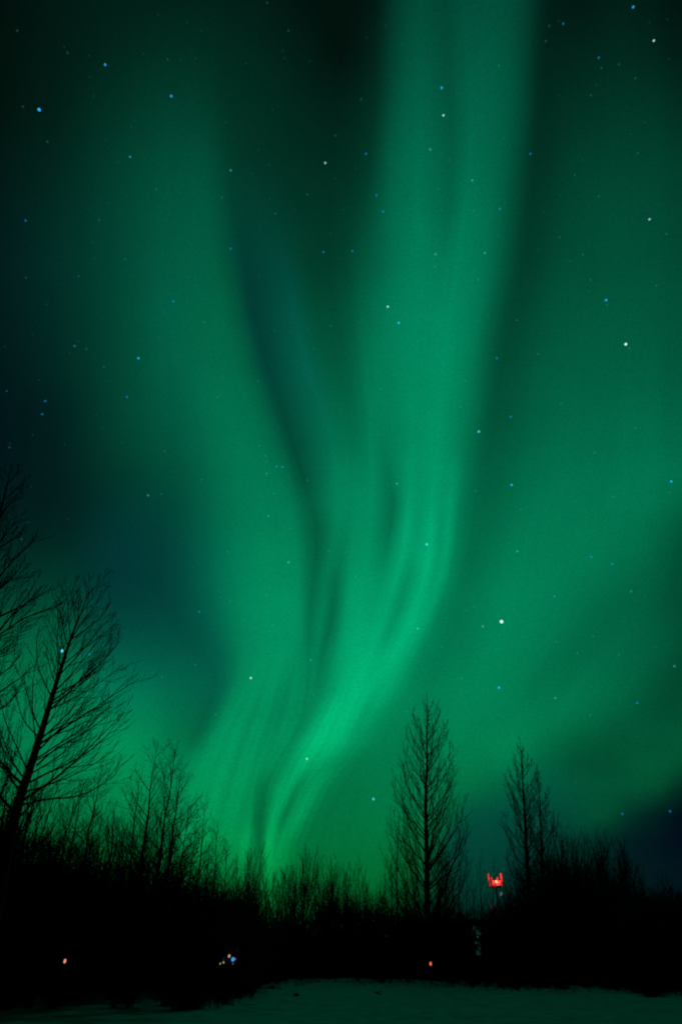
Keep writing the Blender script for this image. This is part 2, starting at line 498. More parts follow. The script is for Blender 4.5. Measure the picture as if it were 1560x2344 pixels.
def shoot(mb, p, d, L, r, R, level, kids, curl=0.25, jit=0.05, seg=5, rmin=0.008, lspread=(18, 38)):
    """one branch that bends towards the sky, with its own side shoots"""
    pts, rad = [p.copy()], [r]
    step = L / seg
    d = d.normalized()
    for i in range(seg):
        d = (d + UPV * curl / seg * 2 + Vector((R.gauss(0, jit), R.gauss(0, jit), R.gauss(0, jit)))).normalized()
        pts.append(pts[-1] + d * step)
        rad.append(max(rmin, r * (1 - (i + 1) / seg * 0.82)))
    mb.tube(pts, rad, 5 if r > 0.06 * rmin / 0.008 else 3)
    if level > 0:
        side_shoots(mb, pts, rad, L, R, level, kids, curl, jit, rmin, lspread)


def side_shoots(mb, pts, rad, L, R, level, kids, curl, jit, rmin, lspread=(18, 38), s0=0.14, lf=(0.3, 0.62)):
    n = len(pts) - 1
    for q in range(kids[0]):
        s = s0 + (0.97 - s0) * (q + R.random()) / kids[0]
        f = s * n
        i = min(int(f), n - 1)
        pos = pts[i].lerp(pts[i + 1], f - i)
        axis = (pts[i + 1] - pts[i]).normalized()
        a = math.radians(R.uniform(*lspread))
        dd = axis * math.cos(a) + perp(axis, R) * math.sin(a)
        if dd.z < -0.15: dd.z *= -0.4
        l2 = L * (R.uniform(*lf) * (1.15 - s * 0.72))
        rr = max(rmin, min(rad[i] * 0.6, l2 * 0.012))
        shoot(mb, pos, dd, l2, rr, R, level - 1, kids[1:] or [0], curl, jit * 1.1, 3 if level < 2 else 4, rmin, lspread)


def make_bare_tree(trunk_pts, r0, R, n_prim=60, t0=0.2, lenf=(0.26, 0.06), power=0.8, ang=(58, 26), kids=(9, 5), curl=0.3,
                   rmin=0.012, limbs=(), prim_r=0.018, tip_r=0.02, sides=9, lsp=(18, 38), vary=(0.45, 0.7, 0.9, 1.0, 1.1), jit=0.04):
    """returns the trunk and the crown of one leafless tree"""
    tr, cr = MB(), MB()
    n = len(trunk_pts) - 1
    H_ = sum((trunk_pts[i + 1] - trunk_pts[i]).length for i in range(n))
    rad = [max(tip_r, r0 * (1 - i / n) ** 0.95) for i in range(n + 1)]
    rad[0] *= 1.25
    tr.tube(trunk_pts, rad, sides)
    for q in range(n_prim):
        t = t0 + (0.97 - t0) * ((q + R.random() * 0.9) / n_prim) ** 1.12
        f = t * n
        i = min(int(f), n - 1)
        pos = trunk_pts[i].lerp(trunk_pts[i + 1], f - i)
        axis = (trunk_pts[i + 1] - trunk_pts[i]).normalized()
        u = (t - t0) / (1 - t0)
        a = math.radians(ang[0] + (ang[1] - ang[0]) * u + R.uniform(-9, 9))
        dd = axis * math.cos(a) + perp(axis, R) * math.sin(a)
        L = H_ * (lenf[0] * (1 - u) ** power + lenf[1]) * R.choice(vary)
        fk = min(1.0, 0.25 + L / (H_ * (lenf[0] + lenf[1]) * 0.7))
        kk = [max(2, round(v * fk)) for v in kids]
        shoot(cr, pos, dd, L, max(rmin, L * prim_r), R, len(kk) if L > H_ * 0.045 else 1, kk, curl, jit, 7, rmin, lsp)
    for pts, ra, rb, kd in limbs:
        m = len(pts) - 1
        rd = [ra + (rb - ra) * i / m for i in range(m + 1)]
        cr.tube(pts, rd, 6)
        Ls = sum((pts[i + 1] - pts[i]).length for i in range(m))
        side_shoots(cr, pts, rd, Ls, R, len(kd), list(kd), curl, min(jit, 0.05), rmin, (20, 42), 0.12, (0.26, 0.5))
    return tr, cr


def make_poplar(trunk_pts, r0, R, env, n_prim, s_lo, kids=(7, 3), rmin=0.014, tip_r=0.02, side=(0.10, 0.26), sides=9):
    """a straight tree whose limbs sweep up and end on a pointed outline; env: (height share, half width in metres)"""
    tr, cr = MB(), MB()
    n = len(trunk_pts) - 1
    H_ = sum((trunk_pts[i + 1] - trunk_pts[i]).length for i in range(n))
    tr.tube(trunk_pts, [max(tip_r, r0 * (1 - i / n) ** 0.95) * (1.2 if i == 0 else 1) for i in range(n + 1)], sides)
    ex, ew = [e[0] for e in env], [e[1] for e in env]

    def axis_at(q):
        f = min(max(q, 0), 0.9999) * n
        i = int(f)
        return trunk_pts[i].lerp(trunk_pts[i + 1], f - i)
    for q in range(n_prim):
        s1 = s_lo + (0.975 - s_lo) * (q + R.random()) / n_prim
        w = float(np.interp(s1, ex, ew)) * R.choice((.55, .8, .95, 1.0, 1.04))
        rise = (w * R.uniform(1.15, 1.7)) / H_ + 0.018
        s0 = max(0.08, s1 - rise)
        az = q * 2.39996 + R.uniform(-.5, .5)
        m = 7
        pts = []
        for j in range(m + 1):
            t = j / m
            rad_ = w * (1 - (1 - t) ** 1.75)
            p = axis_at(s0 + (s1 - s0) * t) + Vector((math.cos(az), math.sin(az), 0)) * rad_
            if j:
                p += Vector((R.gauss(0, .02), R.gauss(0, .02), R.gauss(0, .02))) * w
            pts.append(p)
        L = sum((pts[i + 1] - pts[i]).length for i in range(m))
        ra = max(rmin * 1.6, L * 0.0105)
        rd = [max(rmin * .8, ra * (1 - .85 * i / m)) for i in range(m + 1)]
        cr.tube(pts, rd, 5)
        k0 = max(3, round(kids[0] * min(1.0, .35 + L / (H_ * .2))))
        side_shoots(cr, pts, rd, L, R, 2 if L > H_ * .05 else 1, [k0, kids[1]], .34, .035, rmin * .75, (16, 40), .12, (.2, .46))
    return tr, cr


def smooth_pts(pts, n):
    """resample a polyline smoothly"""
    a = np.array([tuple(p) for p in pts])
    t = np.r_[0, np.cumsum(np.linalg.norm(np.diff(a, axis=0), axis=1))]
    q = np.linspace(0, t[-1], n)
    return [Vector(v) for v in np.stack([pchip(t, a[:, c], q) for c in range(3)], 1)]


def px_env(top, foot, D, marks):
    """half widths read off the photo, turned into (height share, metres)"""
    out = []
    z1, z0 = at(W / 2, top, D).z, 0.0
    for y, w in marks:
        p = at(W / 2, y, D)
        depth = p.y * CP + (p.z - CAM_H) * SP
        out.append(((p.z - z0) / (z1 - z0), w * depth / F))
    return sorted(out)


def px_line(marks, D, n=None, dd=0.0):
    pts = [at(x, y, D + dd * i / max(1, len(marks) - 1)) for i, (x, y) in enumerate(marks)]
    return smooth_pts(pts, n or max(5, 2 * len(marks)))


def plant_tree(name, trunk_pts, label, group=None, **kw):
    tr, cr = (make_poplar if 'env' in kw else make_bare_tree)(trunk_pts, **kw)
    root = empty(name, trunk_pts[0])
    for mb, nm, mt in ((tr, 'trunk', BARK), (cr, 'crown', TWIG)):
        b = Vector(trunk_pts[0])
        mb.v = [(x - b.x, y - b.y, z - b.z) for x, y, z in mb.v]
        mb.build(nm, mt, root)
    tag(root, label, 'tree', group)
    return root


# ------------------------------------------------------------------ the snow
def vnoise(x, y, s):
    """smooth value noise"""
    xi, yi = np.floor(x).astype(int), np.floor(y).astype(int)
    fx, fy = x - xi, y - yi
    fx, fy = fx * fx * (3 - 2 * fx), fy * fy * (3 - 2 * fy)

    def h(a, b):
        v = np.sin(a * 127.1 + b * 311.7 + s * 74.7) * 43758.5453
        return v - np.floor(v)
    return (h(xi, yi) * (1 - fx) + h(xi + 1, yi) * fx) * (1 - fy) + (h(xi, yi + 1) * (1 - fx) + h(xi + 1, yi + 1) * fx) * fy


def snow_height(x, y):
    near = np.clip((130 - np.hypot(x, y)) / 60, 0, 1)
    z = 0.26 * (vnoise(x / 9, y / 9, 1) - 0.5) + 0.12 * (vnoise(x / 3.1, y / 3.1, 2) - 0.5)
    z += 0.13 * (vnoise(x / 1.1, y / 1.1, 3) - 0.5) * np.clip(vnoise(x / 6, y / 6, 5) * 2 - 0.5, 0, 1)
    return z * near


def axis_marks(a, b, fine, far):
    m = list(np.arange(a, b + fine / 2, fine))
    s, v = fine, b
    while v < far:
        s *= 1.35; v += s; m.append(v)
    s, v = fine, a
    while v > -far:
        s *= 1.35; v -= s; m.insert(0, v)
    return np.array(m)


gx = axis_marks(-48, 48, 0.5, 9000)
gy = axis_marks(14, 90, 0.45, 9000)
GX, GY = np.meshgrid(gx, gy)
GZ = snow_height(GX, GY)
me = bpy.data.meshes.new('snow_ground')
nx, ny = len(gx), len(gy)
idx = np.arange(nx * ny).reshape(ny, nx)
fa = np.stack([idx[:-1, :-1], idx[:-1, 1:], idx[1:, 1:], idx[1:, :-1]], -1).reshape(-1, 4)
me.from_pydata(np.stack([GX, GY, GZ], -1).reshape(-1, 3).tolist(), [], fa.tolist())
for p in me.polygons:
    p.use_smooth = True
snow_m = material('snow', (0.48, 0.52, 0.57), 0.75, 1.3, 0.3, 0.6)
nt = snow_m.node_tree
bs = nt.nodes['Principled BSDF']
snow_col = bs.inputs['Base Color'].links[0].from_socket
tcn = nt.nodes.new('ShaderNodeTexCoord')
sep = nt.nodes.new('ShaderNodeSeparateXYZ')
nt.links.new(tcn.outputs['Object'], sep.inputs[0])
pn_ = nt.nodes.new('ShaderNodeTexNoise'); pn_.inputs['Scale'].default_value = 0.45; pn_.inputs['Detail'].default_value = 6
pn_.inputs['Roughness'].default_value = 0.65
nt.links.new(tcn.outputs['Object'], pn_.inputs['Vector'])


def gmath(op, a, b, c=None):
    n = nt.nodes.new('ShaderNodeMath'); n.operation = op
    for i, v in enumerate((a, b, c)):
        if v is None: continue
        if hasattr(v, 'node'): nt.links.new(v, n.inputs[i])
        else: n.inputs[i].default_value = v
    return n.outputs[0]


# bare litter under the trees; to the left, litter patches that paint in tree shade
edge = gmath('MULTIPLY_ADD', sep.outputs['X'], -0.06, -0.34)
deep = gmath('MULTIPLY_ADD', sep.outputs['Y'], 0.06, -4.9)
litter_shade = gmath('MAXIMUM', gmath('MINIMUM', edge, 0.52), gmath('MINIMUM', deep, 0.9))
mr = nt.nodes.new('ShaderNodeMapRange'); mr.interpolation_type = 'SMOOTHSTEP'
nt.links.new(gmath('ADD', litter_shade, gmath('MULTIPLY_ADD', pn_.outputs[0], 1.6, -0.8)), mr.inputs[0])
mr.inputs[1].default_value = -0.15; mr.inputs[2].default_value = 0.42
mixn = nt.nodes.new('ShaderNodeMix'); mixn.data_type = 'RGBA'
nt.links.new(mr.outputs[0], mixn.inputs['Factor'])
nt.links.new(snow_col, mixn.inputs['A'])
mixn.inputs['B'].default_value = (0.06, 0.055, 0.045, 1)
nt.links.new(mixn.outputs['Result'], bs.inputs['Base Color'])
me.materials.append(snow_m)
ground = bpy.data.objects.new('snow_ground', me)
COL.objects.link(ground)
tag(ground, kind='structure')


def gz(p):
    return float(snow_height(np.array([p.x]), np.array([p.y]))[0])


# ------------------------------------------------------------------ the thicket: brush that nobody could count
TOP_X = [-260, 0, 60, 100, 200, 300, 400, 480, 530, 560, 600, 640, 660, 700, 720, 800, 860, 900, 975, 1050, 1090, 1150, 1200,
         1250, 1300, 1350, 1400, 1450, 1500, 1560, 1820]
TOP_Y = [1870, 1890, 1900, 1915, 1960, 1965, 1985, 2015, 2025, 2015, 2075, 2085, 2065, 2095, 2050, 2050, 2062, 2062, 2060, 2065,
         2076, 2062, 2015, 1978, 1952, 1990, 2018, 2020, 2035, 2040, 2040]
BOT_X = [-260, 0, 200, 290, 350, 395, 430, 500, 550, 600, 660, 750, 850, 1000, 1060, 1150, 1250, 1400, 1460, 1560, 1820]
BOT_Y = [2282, 2276, 2272, 2264, 2258, 2262, 2282, 2284, 2272, 2256, 2244, 2238, 2243, 2245, 2249, 2253, 2256, 2258, 2266, 2264, 2268]
bot_d = lambda x: ground_dist(float(np.interp(x, BOT_X, BOT_Y)))
gap_near = [(1094, 2150, 16, 26)]


def thicket(n, seed, zlo, zhi, depth0, depth1, lr, rr, upright):
    rs = np.random.RandomState(seed)
    x = rs.uniform(-250, 1800, n)
    Df = np.array([bot_d(v) for v in x])
    D = Df + rs.uniform(depth0, depth1, n)
    ty = np.interp(x, TOP_X, TOP_Y) + 40 * (vnoise(x / 22.0, D / 9, 9) - 0.5) + 26 * (vnoise(x / 7.0, D / 5, 4) - 0.5)
    xc, yc = (x - W / 2) / F, -(ty - H / 2) / F
    dx, dy, dz = xc, CP - SP * yc, SP + CP * yc
    hor = np.hypot(dx, dy)
    top = CAM_H + D * dz / hor
    b = np.hypot((x - W / 2) / F, CP - SP * (-(2195 - H / 2) / F))
    px = D * ((x - W / 2) / F) / b
    py = D * (CP - SP * (-(2195 - H / 2) / F)) / b
    z = top * (zlo + (zhi - zlo) * rs.uniform(0, 1, n))
    L = rs.uniform(*lr, n)
    r = rs.uniform(*rr, n)
    hide = (np.abs(x - 1099) < 11) & (D < 84) & (z > 1.3) & (rs.uniform(0, 1, n) < .82)
    z = np.where(hide, z * .15, z)
    d = rs.normal(0, 1, (n, 3)); d[:, 2] = np.abs(d[:, 2]) * upright + 0.2
    d /= np.linalg.norm(d, axis=1)[:, None]
    p = np.stack([px, py, z], 1)
    z0 = snow_height(px, py)
    p[:, 2] = np.maximum(p[:, 2] - L * 0.5, z0 - 0.05)
    s = np.cross(d, rs.normal(0, 1, (n, 3))); s /= np.linalg.norm(s, axis=1)[:, None]
    t = np.cross(d, s)
    mid = p + d * (L * 0.5)[:, None] + s * (L * rs.normal(0, 0.07, n))[:, None]
    end = p + d * L[:, None]
    vs = []
    for c, sc_ in ((p, 1.0), (mid, 0.7)):
        for k in range(3):
            a = 2 * math.pi * k / 3
            vs.append(c + (s * math.cos(a) + t * math.sin(a)) * (r * sc_)[:, None])
    vs.append(end)
    V = np.stack(vs, 1)                        # n x 7 x 3
    o = np.arange(n)[:, None] * 7
    quads = [np.concatenate([o + k, o + (k + 1) % 3, o + 3 + (k + 1) % 3, o + 3 + k], 1) for k in range(3)]
    tris = [np.concatenate([o + 3 + k, o + 3 + (k + 1) % 3, o + 6], 1) for k in range(3)]
    return V.reshape(-1, 3), np.concatenate(quads), np.concatenate(tris)


def np_mesh(name, parts, mat):
    vs, loops, starts = [], [], []
    off = 0; ls = 0
    for V, Q, T in parts:
        vs.append(V)
        loops += [(Q + off).reshape(-1), (T + off).reshape(-1)]
        starts.append(ls + np.arange(len(Q)) * 4); ls += len(Q) * 4
        starts.append(ls + np.arange(len(T)) * 3); ls += len(T) * 3
        off += len(V)
    V = np.concatenate(vs).astype(np.float32); Lp = np.concatenate(loops).astype(np.int32); S = np.concatenate(starts).astype(np.int32)
    me = bpy.data.meshes.new(name)
    me.vertices.add(len(V)); me.vertices.foreach_set('co', V.reshape(-1))
    me.loops.add(len(Lp)); me.loops.foreach_set('vertex_index', Lp)
    me.polygons.add(len(S)); me.polygons.foreach_set('loop_start', S)
    me.update(calc_edges=True)
    me.validate()
    me.materials.append(mat)
    return me


parts = [thicket(52000, 1, 0.0, 0.80, 3, 24, (0.8, 2.4), (0.022, 0.05), 1.3),
         thicket(30000, 2, 0.0, 0.55, 1.5, 18, (0.6, 1.8), (0.03, 0.06), 1.0),
         thicket(17000, 3, 0.65, 1.0, 5, 24, (0.8, 2.4), (0.013, 0.026), 0.9),
         thicket(14000, 4, 0.0, 0.12, 0, 8, (0.4, 1.3), (0.02, 0.04), 1.2)]
brush = bpy.data.objects.new('thicket', np_mesh('thicket', parts, BRUSH))
COL.objects.link(brush)
tag(brush, 'black tangle of leafless brush filling the wood edge behind the snow', 'thicket', kind='stuff')

# ------------------------------------------------------------------ the single trees that stand out
# the great leaning tree on the left
D1 = 36.0
base = ground_at(-18, D1)
tp = [base] + [at(x, y, D1) for x, y in ((15, 1960), (45, 1830), (75, 1740), (100, 1660), (118, 1600), (140, 1530), (158, 1475), (178, 1420), (195, 1382), (207, 1338))]
LB1 = [
    ([(85, 1752), (125, 1716), (172, 1690), (225, 1655), (272, 1612)], .058, .014, (11, 5), 3),
    ([(100, 1685), (140, 1662), (175, 1648), (215, 1630), (248, 1604)], .05, .013, (10, 5), -3),
    ([(70, 1790), (112, 1768), (156, 1748), (232, 1698), (284, 1632)], .058, .014, (11, 5), 2),
    ([(52, 1842), (115, 1828), (165, 1826), (214, 1808), (262, 1775), (284, 1745)], .052, .013, (11, 5), -2),
    ([(58, 1812), (100, 1800), (160, 1778), (205, 1755), (262, 1718)], .045, .012, (10, 4), 4),
    ([(143, 1522), (179, 1494), (231, 1455), (270, 1422)], .04, .012, (9, 4), 2),
    ([(124, 1588), (184, 1560), (231, 1518), (272, 1468)], .042, .012, (10, 5), -2),
    ([(112, 1625), (165, 1600), (225, 1565), (284, 1520)], .042, .012, (10, 5), 3),
    ([(139, 1530), (131, 1475), (136, 1420), (160, 1352)], .038, .011, (9, 4), 1),
    ([(160, 1470), (187, 1425), (215, 1392), (235, 1350)], .045, .012, (8, 5), 1),
    ([(162, 1465), (205, 1435), (238, 1405), (256, 1375)], .045, .012, (8, 5), -2),
    ([(118, 1595), (88, 1525), (84, 1470), (93, 1440)], .038, .011, (9, 4), -1),
    ([(85, 1715), (76, 1640), (77, 1545), (88, 1500)], .038, .011, (9, 4), 2),
    ([(66, 1770), (30, 1690), (12, 1650), (2, 1600)], .04, .012, (9, 4), -2),
    ([(50, 1830), (20, 1770), (-15, 1735), (-40, 1690)], .04, .012, (9, 4), 2),
    ([(92, 1690), (55, 1650), (40, 1600), (30, 1560)], .038, .011, (9, 4), 1),
]
limbs = [(px_line(m, D1, 8, dd), a, b, kd) for m, a, b, kd, dd in LB1]
plant_tree('cottonwood_tree', smooth_pts(tp, 22), 'big leafless tree with a thick slanting trunk, beside the frame-cut tree',
           r0=0.37, R=random.Random(11), n_prim=38, t0=0.33, lenf=(0.25, 0.07), ang=(58, 24), kids=(8, 4), curl=0.22, rmin=0.009, prim_r=0.012, limbs=limbs)

# the tree cut off by the picture's edge
D0 = 31.0
tp = [ground_at(-190, D0)] + [at(x, y, D0) for x, y in ((-150, 1950), (-110, 1700), (-75, 1500), (-45, 1340), (-15, 1230), (4, 1160), (18, 1105), (27, 1062))]
LB0 = [
    ([(-60, 1420), (-5, 1326), (38, 1275), (80, 1232)], .07, .015, (12, 5), 2),
    ([(-75, 1500), (-5, 1456), (62, 1412), (118, 1392), (150, 1378)], .06, .012, (12, 6), -2),
    ([(20, 1440), (36, 1405), (70, 1375), (100, 1352)], .04, .012, (8, 5), -2),
    ([(-90, 1580), (-10, 1500), (30, 1470), (62, 1436)], .06, .012, (10, 6), 3),
    ([(-100, 1640), (-20, 1560), (20, 1530), (48, 1500)], .06, .012, (10, 6), -3),
    ([(-60, 1400), (-10, 1340), (20, 1330), (66, 1312)], .05, .012, (10, 5), 1),
    ([(-30, 1290), (2, 1240), (24, 1210), (48, 1180)], .04, .012, (9, 5), 1),
    ([(-50, 1350), (-15, 1270), (5, 1230), (36, 1215)], .04, .012, (9, 5), -1),
    ([(-10, 1205), (14, 1165), (30, 1145), (52, 1120)], .035, .012, (8, 4), 1),
    ([(-20, 1250), (-18, 1180), (-8, 1120), (2, 1065)], .04, .012, (9, 4), -1),
    ([(-110, 1680), (-30, 1640), (20, 1610), (60, 1560)], .07, .015, (10, 6), 2),
]
limbs = [(px_line(m, D0, 8, dd), a, b, kd) for m, a, b, kd, dd in LB0]
plant_tree('cottonwood_tree', smooth_pts(tp, 20), 'tallest leafless tree, cut by the frame so only its branches reach in',
           r0=0.45, R=random.Random(5), n_prim=34, t0=0.4, lenf=(0.16, 0.04), ang=(55, 30), kids=(8, 4), curl=0.3, rmin=0.010, limbs=limbs)

# the tall straight tree in the middle
DC = 72.0
tp = [ground_at(978, DC)] + [at(x, y, DC) for x, y in ((977, 2060), (976, 1950), (974, 1880), (974, 1810), (977, 1740), (976, 1680), (978, 1640), (976, 1586))]
plant_tree('cottonwood_tree', smooth_pts(tp, 22), 'tall straight leafless tree standing alone against the aurora, pointed crown',
           r0=0.40, R=random.Random(21), n_prim=104, s_lo=0.22, kids=(9, 4), rmin=0.0165, tip_r=0.026,
           env=px_env(1586, 2250, DC, ((1586, 3), (1600, 10), (1620, 34), (1660, 48), (1700, 56), (1750, 68), (1800, 82), (1850, 90), (1900, 95), (1960, 93), (2030, 74), (2100, 44))))

# the right-hand pair
DR = 72.0
tp = [ground_at(1214, DR)] + [at(x, y, DR) for x, y in ((1208, 2020), (1203, 1930), (1199, 1850), (1195, 1790), (1192, 1735), (1187, 1686))]
plant_tree('cottonwood_tree', smooth_pts(tp, 18), 'taller leafless tree of the pair beside the red tower light',
           r0=0.34, R=random.Random(31), n_prim=70, s_lo=0.32, kids=(8, 4), rmin=0.0165, tip_r=0.026,
           env=px_env(1686, 2250, DR, ((1686, 3), (1705, 8), (1730, 24), (1770, 36), (1820, 46), (1880, 50), (1940, 46), (2000, 36), (2080, 22))))
tp = [ground_at(1250, DR + 2)] + [at(x, y, DR + 2) for x, y in ((1242, 2020), (1238, 1940), (1235, 1870), (1234, 1820), (1230, 1790), (1227, 1755))]
plant_tree('cottonwood_tree', smooth_pts(tp, 18), 'shorter leafless tree of the pair, its crown touching its taller neighbour',
           r0=0.28, R=random.Random(33), n_prim=56, s_lo=0.34, kids=(7, 4), rmin=0.0165, tip_r=0.026,
           env=px_env(1755, 2250, DR, ((1755, 3), (1772, 8), (1795, 20), (1840, 29), (1890, 33), (1950, 28), (2020, 20))))

# ------------------------------------------------------------------ smaller trees: a few kinds, then copies of them


def kind_mesh(seed, **kw):
    R = random.Random(seed)
    pts = [Vector((0, 0, 0))]
    for i in range(12):
        p = pts[-1] + Vector((R.gauss(0, 0.05), R.gauss(0, 0.05), 1.0))
        pts.append(p)
    tr, cr = (make_poplar if 'env' in kw else make_bare_tree)(pts, R=R, **kw)
    top = pts[-1]
    k = 1.0 / top.length
    q = top.rotation_difference(UPV)
    for mb in (tr, cr):
        mb.v = [tuple(q @ Vector(v) * k) for v in mb.v]
    return tr.mesh('trunk', BARK), cr.mesh('crown', TWIG)


def broom_mesh(seed, stems=9):
    """a tree that forks low into many upright stems"""
    R = random.Random(seed)
    tr, cr = MB(), MB()
    tr.tube([Vector((0, 0, 0)), Vector((0.05, 0, 1.4)), Vector((0, 0.05, 2.6)), Vector((0.03, 0, 4.2))], [.22, .18, .15, .06], 8)
    for i in range(stems):
        a = 2 * math.pi * i / stems + R.random()
        t = R.uniform(14, 42)
        d = Vector((math.cos(a) * math.sin(math.radians(t)), math.sin(a) * math.sin(math.radians(t)), math.cos(math.radians(t))))
        shoot(cr, Vector((0, 0, R.uniform(1.6, 3.8))), d, R.uniform(5.5, 8.5), .10, R, 2, [10, 5], .35, .05, 6, .012, (18, 40))
    for mb in (tr, cr):
        mb.v = [(x / 11, y / 11, z / 11) for x, y, z in mb.v]
    return tr.mesh('trunk', BARK), cr.mesh('crown', TWIG)


KINDS = {
    'slender': [kind_mesh(s, r0=.12, n_prim=44, s_lo=.25, kids=(6, 3), rmin=.008, tip_r=.01,
                          env=((.2, .7), (.4, 1.25), (.55, 1.2), (.7, 1.0), (.85, .7), (.94, .45), (1.0, .05))) for s in (1, 2, 3)],
    'spread': [kind_mesh(s, r0=.15, n_prim=38, t0=.18, lenf=(.28, .06), ang=(60, 32), kids=(7, 4), curl=.2, lsp=(28, 55), rmin=.006, tip_r=.009, prim_r=.013) for s in (4, 5, 6)],
    'broom': [broom_mesh(s) for s in (7, 8)],
}
FIRST = {}


def small_tree(kind, var, tip, base_x, D, label, group=None):
    tx, ty = tip
    T, B = at(tx, ty, D), ground_at(base_x, D)
    B.z = gz(B) - 0.05
    key = (kind, var)
    if key not in FIRST:
        r = empty({'slender': 'slender_tree', 'spread': 'bare_tree', 'broom': 'forked_tree'}[kind])
        for nm, m in zip(('trunk', 'crown'), KINDS[kind][var]):
            o = bpy.data.objects.new(nm, m); COL.objects.link(o); o.parent = r
        FIRST[key] = r
    else:
        src = FIRST[key]
        r = src.copy(); COL.objects.link(r)
        for ch in src.children:
            c = ch.copy(); COL.objects.link(c); c.parent = r
    ax = T - B
    r.location = B
    r.rotation_mode = 'QUATERNION'
    r.rotation_quaternion = UPV.rotation_difference(ax) @ Quaternion((0, 0, 1), RND.uniform(0, 6.28))
    s = ax.length
    r.scale = (s, s, s)
    for k_ in ('label', 'category', 'group'):
        if k_ in r: del r[k_]
    tag(r, label, 'tree', group)
    return r


NAMED = [
    ('spread', 2, (362, 1692), 306, 52, 'open leaning tree, taller of the two between the big slanting tree and the aurora streaks'),
    ('spread', 0, (404, 1712), 330, 53, 'open leaning tree just right of the tallest one in that leafless row'),
    ('slender', 2, (320, 1762), 285, 55, 'thin short stem close against the tallest open leaning tree'),
    ('spread', 1, (418, 1748), 352, 57, 'thin tree whose top hugs the second open leaning tree'),
    ('slender', 1, (474, 1812), 440, 55, 'small upright tree standing apart at the end of the left-hand row'),
    ('spread', 0, (238, 1752), 150, 48, 'leafless tree behind the low limbs of the big slanting tree'),
    ('spread', 1, (192, 1792), 118, 50, 'ragged small tree under the big slanting tree, against its low limbs'),
    ('slender', 2, (911, 1868), 908, 74, 'short slim tree close beside the tall lone pointed tree'),
    ('slender', 0, (1004, 1880), 1004, 76, 'slim tree half hidden behind the tall lone pointed tree'),
    ('broom', 0, (568, 1952), 558, 66, 'dark bushy tree at the foot of the brightest aurora streak'),
    ('slender', 1, (608, 1962), 608, 78, 'small narrow tree standing in the gap below the aurora streaks'),
    ('broom', 1, (672, 1958), 674, 80, 'round-headed tree of fine twigs, the rounder crown of the far skyline'),
    ('broom', 0, (692, 1962), 694, 82, 'round-topped tree pressed against the roundest far crown'),
    ('slender', 2, (726, 1945), 728, 78, 'thin tree at the near edge of the skyline gap beside the round crowns'),
    ('slender', 0, (822, 1950), 822, 80, 'dense narrow tree, last of the far row before the tall lone tree'),
    ('spread', 2, (1283, 1882), 1290, 66, 'ragged leafless tree next to the pair, above the dense dark clump'),
    ('broom', 1, (1312, 1878), 1318, 64, 'thick bushy tree topping the dense dark clump right of the pair'),
    ('broom', 0, (1405, 1930), 1408, 70, 'bushy forked tree standing alone against the navy part of the sky'),
    ('slender', 1, (1504, 1990), 1508, 80, 'small slim tree last along the skyline under the navy sky'),
    ('slender', 2, (1130, 1962), 1131, 150, 'thin tree directly behind the red tower light'),
    ('slender', 0, (1100, 1952), 1098, 80, 'thin tree just left of the red tower light'),
]
for kind, var, tip, bx, D, lab in NAMED:
    small_tree(kind, var, tip, bx, D, lab)

CLUMPS = [
    ('leafless tree tangled in the dark row under the big slanting tree', 'trees tangled under the slanting tree', 46, 58, ['spread', 'spread', 'broom', 'spread', 'slender'],
     [(8, 1660, -60), (28, 1720, -30), (62, 1740, 10), (96, 1800, 60), (130, 1830, 100), (160, 1850, 130), (215, 1850, 180), (248, 1838, 205), (266, 1835, 225), (286, 1858, 250), (300, 1880, 275),
      (340, 1880, 310), (385, 1870, 350), (432, 1842, 395), (448, 1872, 415), (500, 1880, 470), (522, 1925, 500), (20, 1830, -40), (180, 1890, 150), (350, 1920, 320), (410, 1920, 380), (480, 1930, 455),
      (-40, 1700, -110), (-20, 1800, -80), (45, 1850, 0)]),
    ('thin bare tree among the close upright stems of the middle skyline', 'upright stems of the middle skyline', 76, 88, ['slender', 'slender', 'broom'],
     [(540, 1985, 530), (590, 2000, 585), (632, 1990, 634), (655, 1985, 656), (738, 1962, 738), (746, 1980, 746), (758, 1957, 760), (770, 1990, 770), (782, 1982, 782), (800, 1966, 800), (812, 1985, 812), (845, 1998, 845), (862, 2005, 862), (880, 1985, 880)]),
    ('low bare tree crowded round the foot of the tall lone tree', 'low trees round the tall lone tree', 76, 86, ['slender', 'spread'],
     [(895, 1955, 894), (930, 1958, 930), (945, 1985, 945), (1018, 1945, 1016), (1032, 1962, 1032), (1046, 1990, 1046), (960, 2000, 960), (1000, 1990, 1000)]),
    ('low thin tree in the row between the lone tree and the pair', 'thin trees round the red tower light', 76, 88, ['slender', 'slender', 'spread'],
     [(1066, 1958, 1064), (1082, 1998, 1082), (1158, 1980, 1160), (1164, 1996, 1166), (1176, 1972, 1180), (1188, 1998, 1192), (1222, 1970, 1226)]),
    ('dark bushy tree in the mass under the navy corner of the sky', 'bushy trees under the navy sky', 64, 80, ['broom', 'spread'],
     [(1262, 1925, 1268), (1334, 1908, 1340), (1350, 1945, 1355), (1372, 1975, 1377), (1392, 1948, 1396), (1422, 1950, 1426), (1442, 1985, 1446), (1462, 2005, 1466), (1482, 2010, 1486), (1525, 2015, 1529), (1545, 2010, 1549), (1600, 1990, 1606), (1335, 1940, 1338)]),
]
for lab, grp, d0, d1, kinds, tips in CLUMPS:
    for i, (x, y, bx) in enumerate(tips):
        k_ = kinds[i % len(kinds)]
        small_tree(k_, RND.randrange(len(KINDS[k_])), (x, y), bx, RND.uniform(d0, d1), lab, grp)

# ------------------------------------------------------------------ shrubs and dry stalks at the edge of the snow


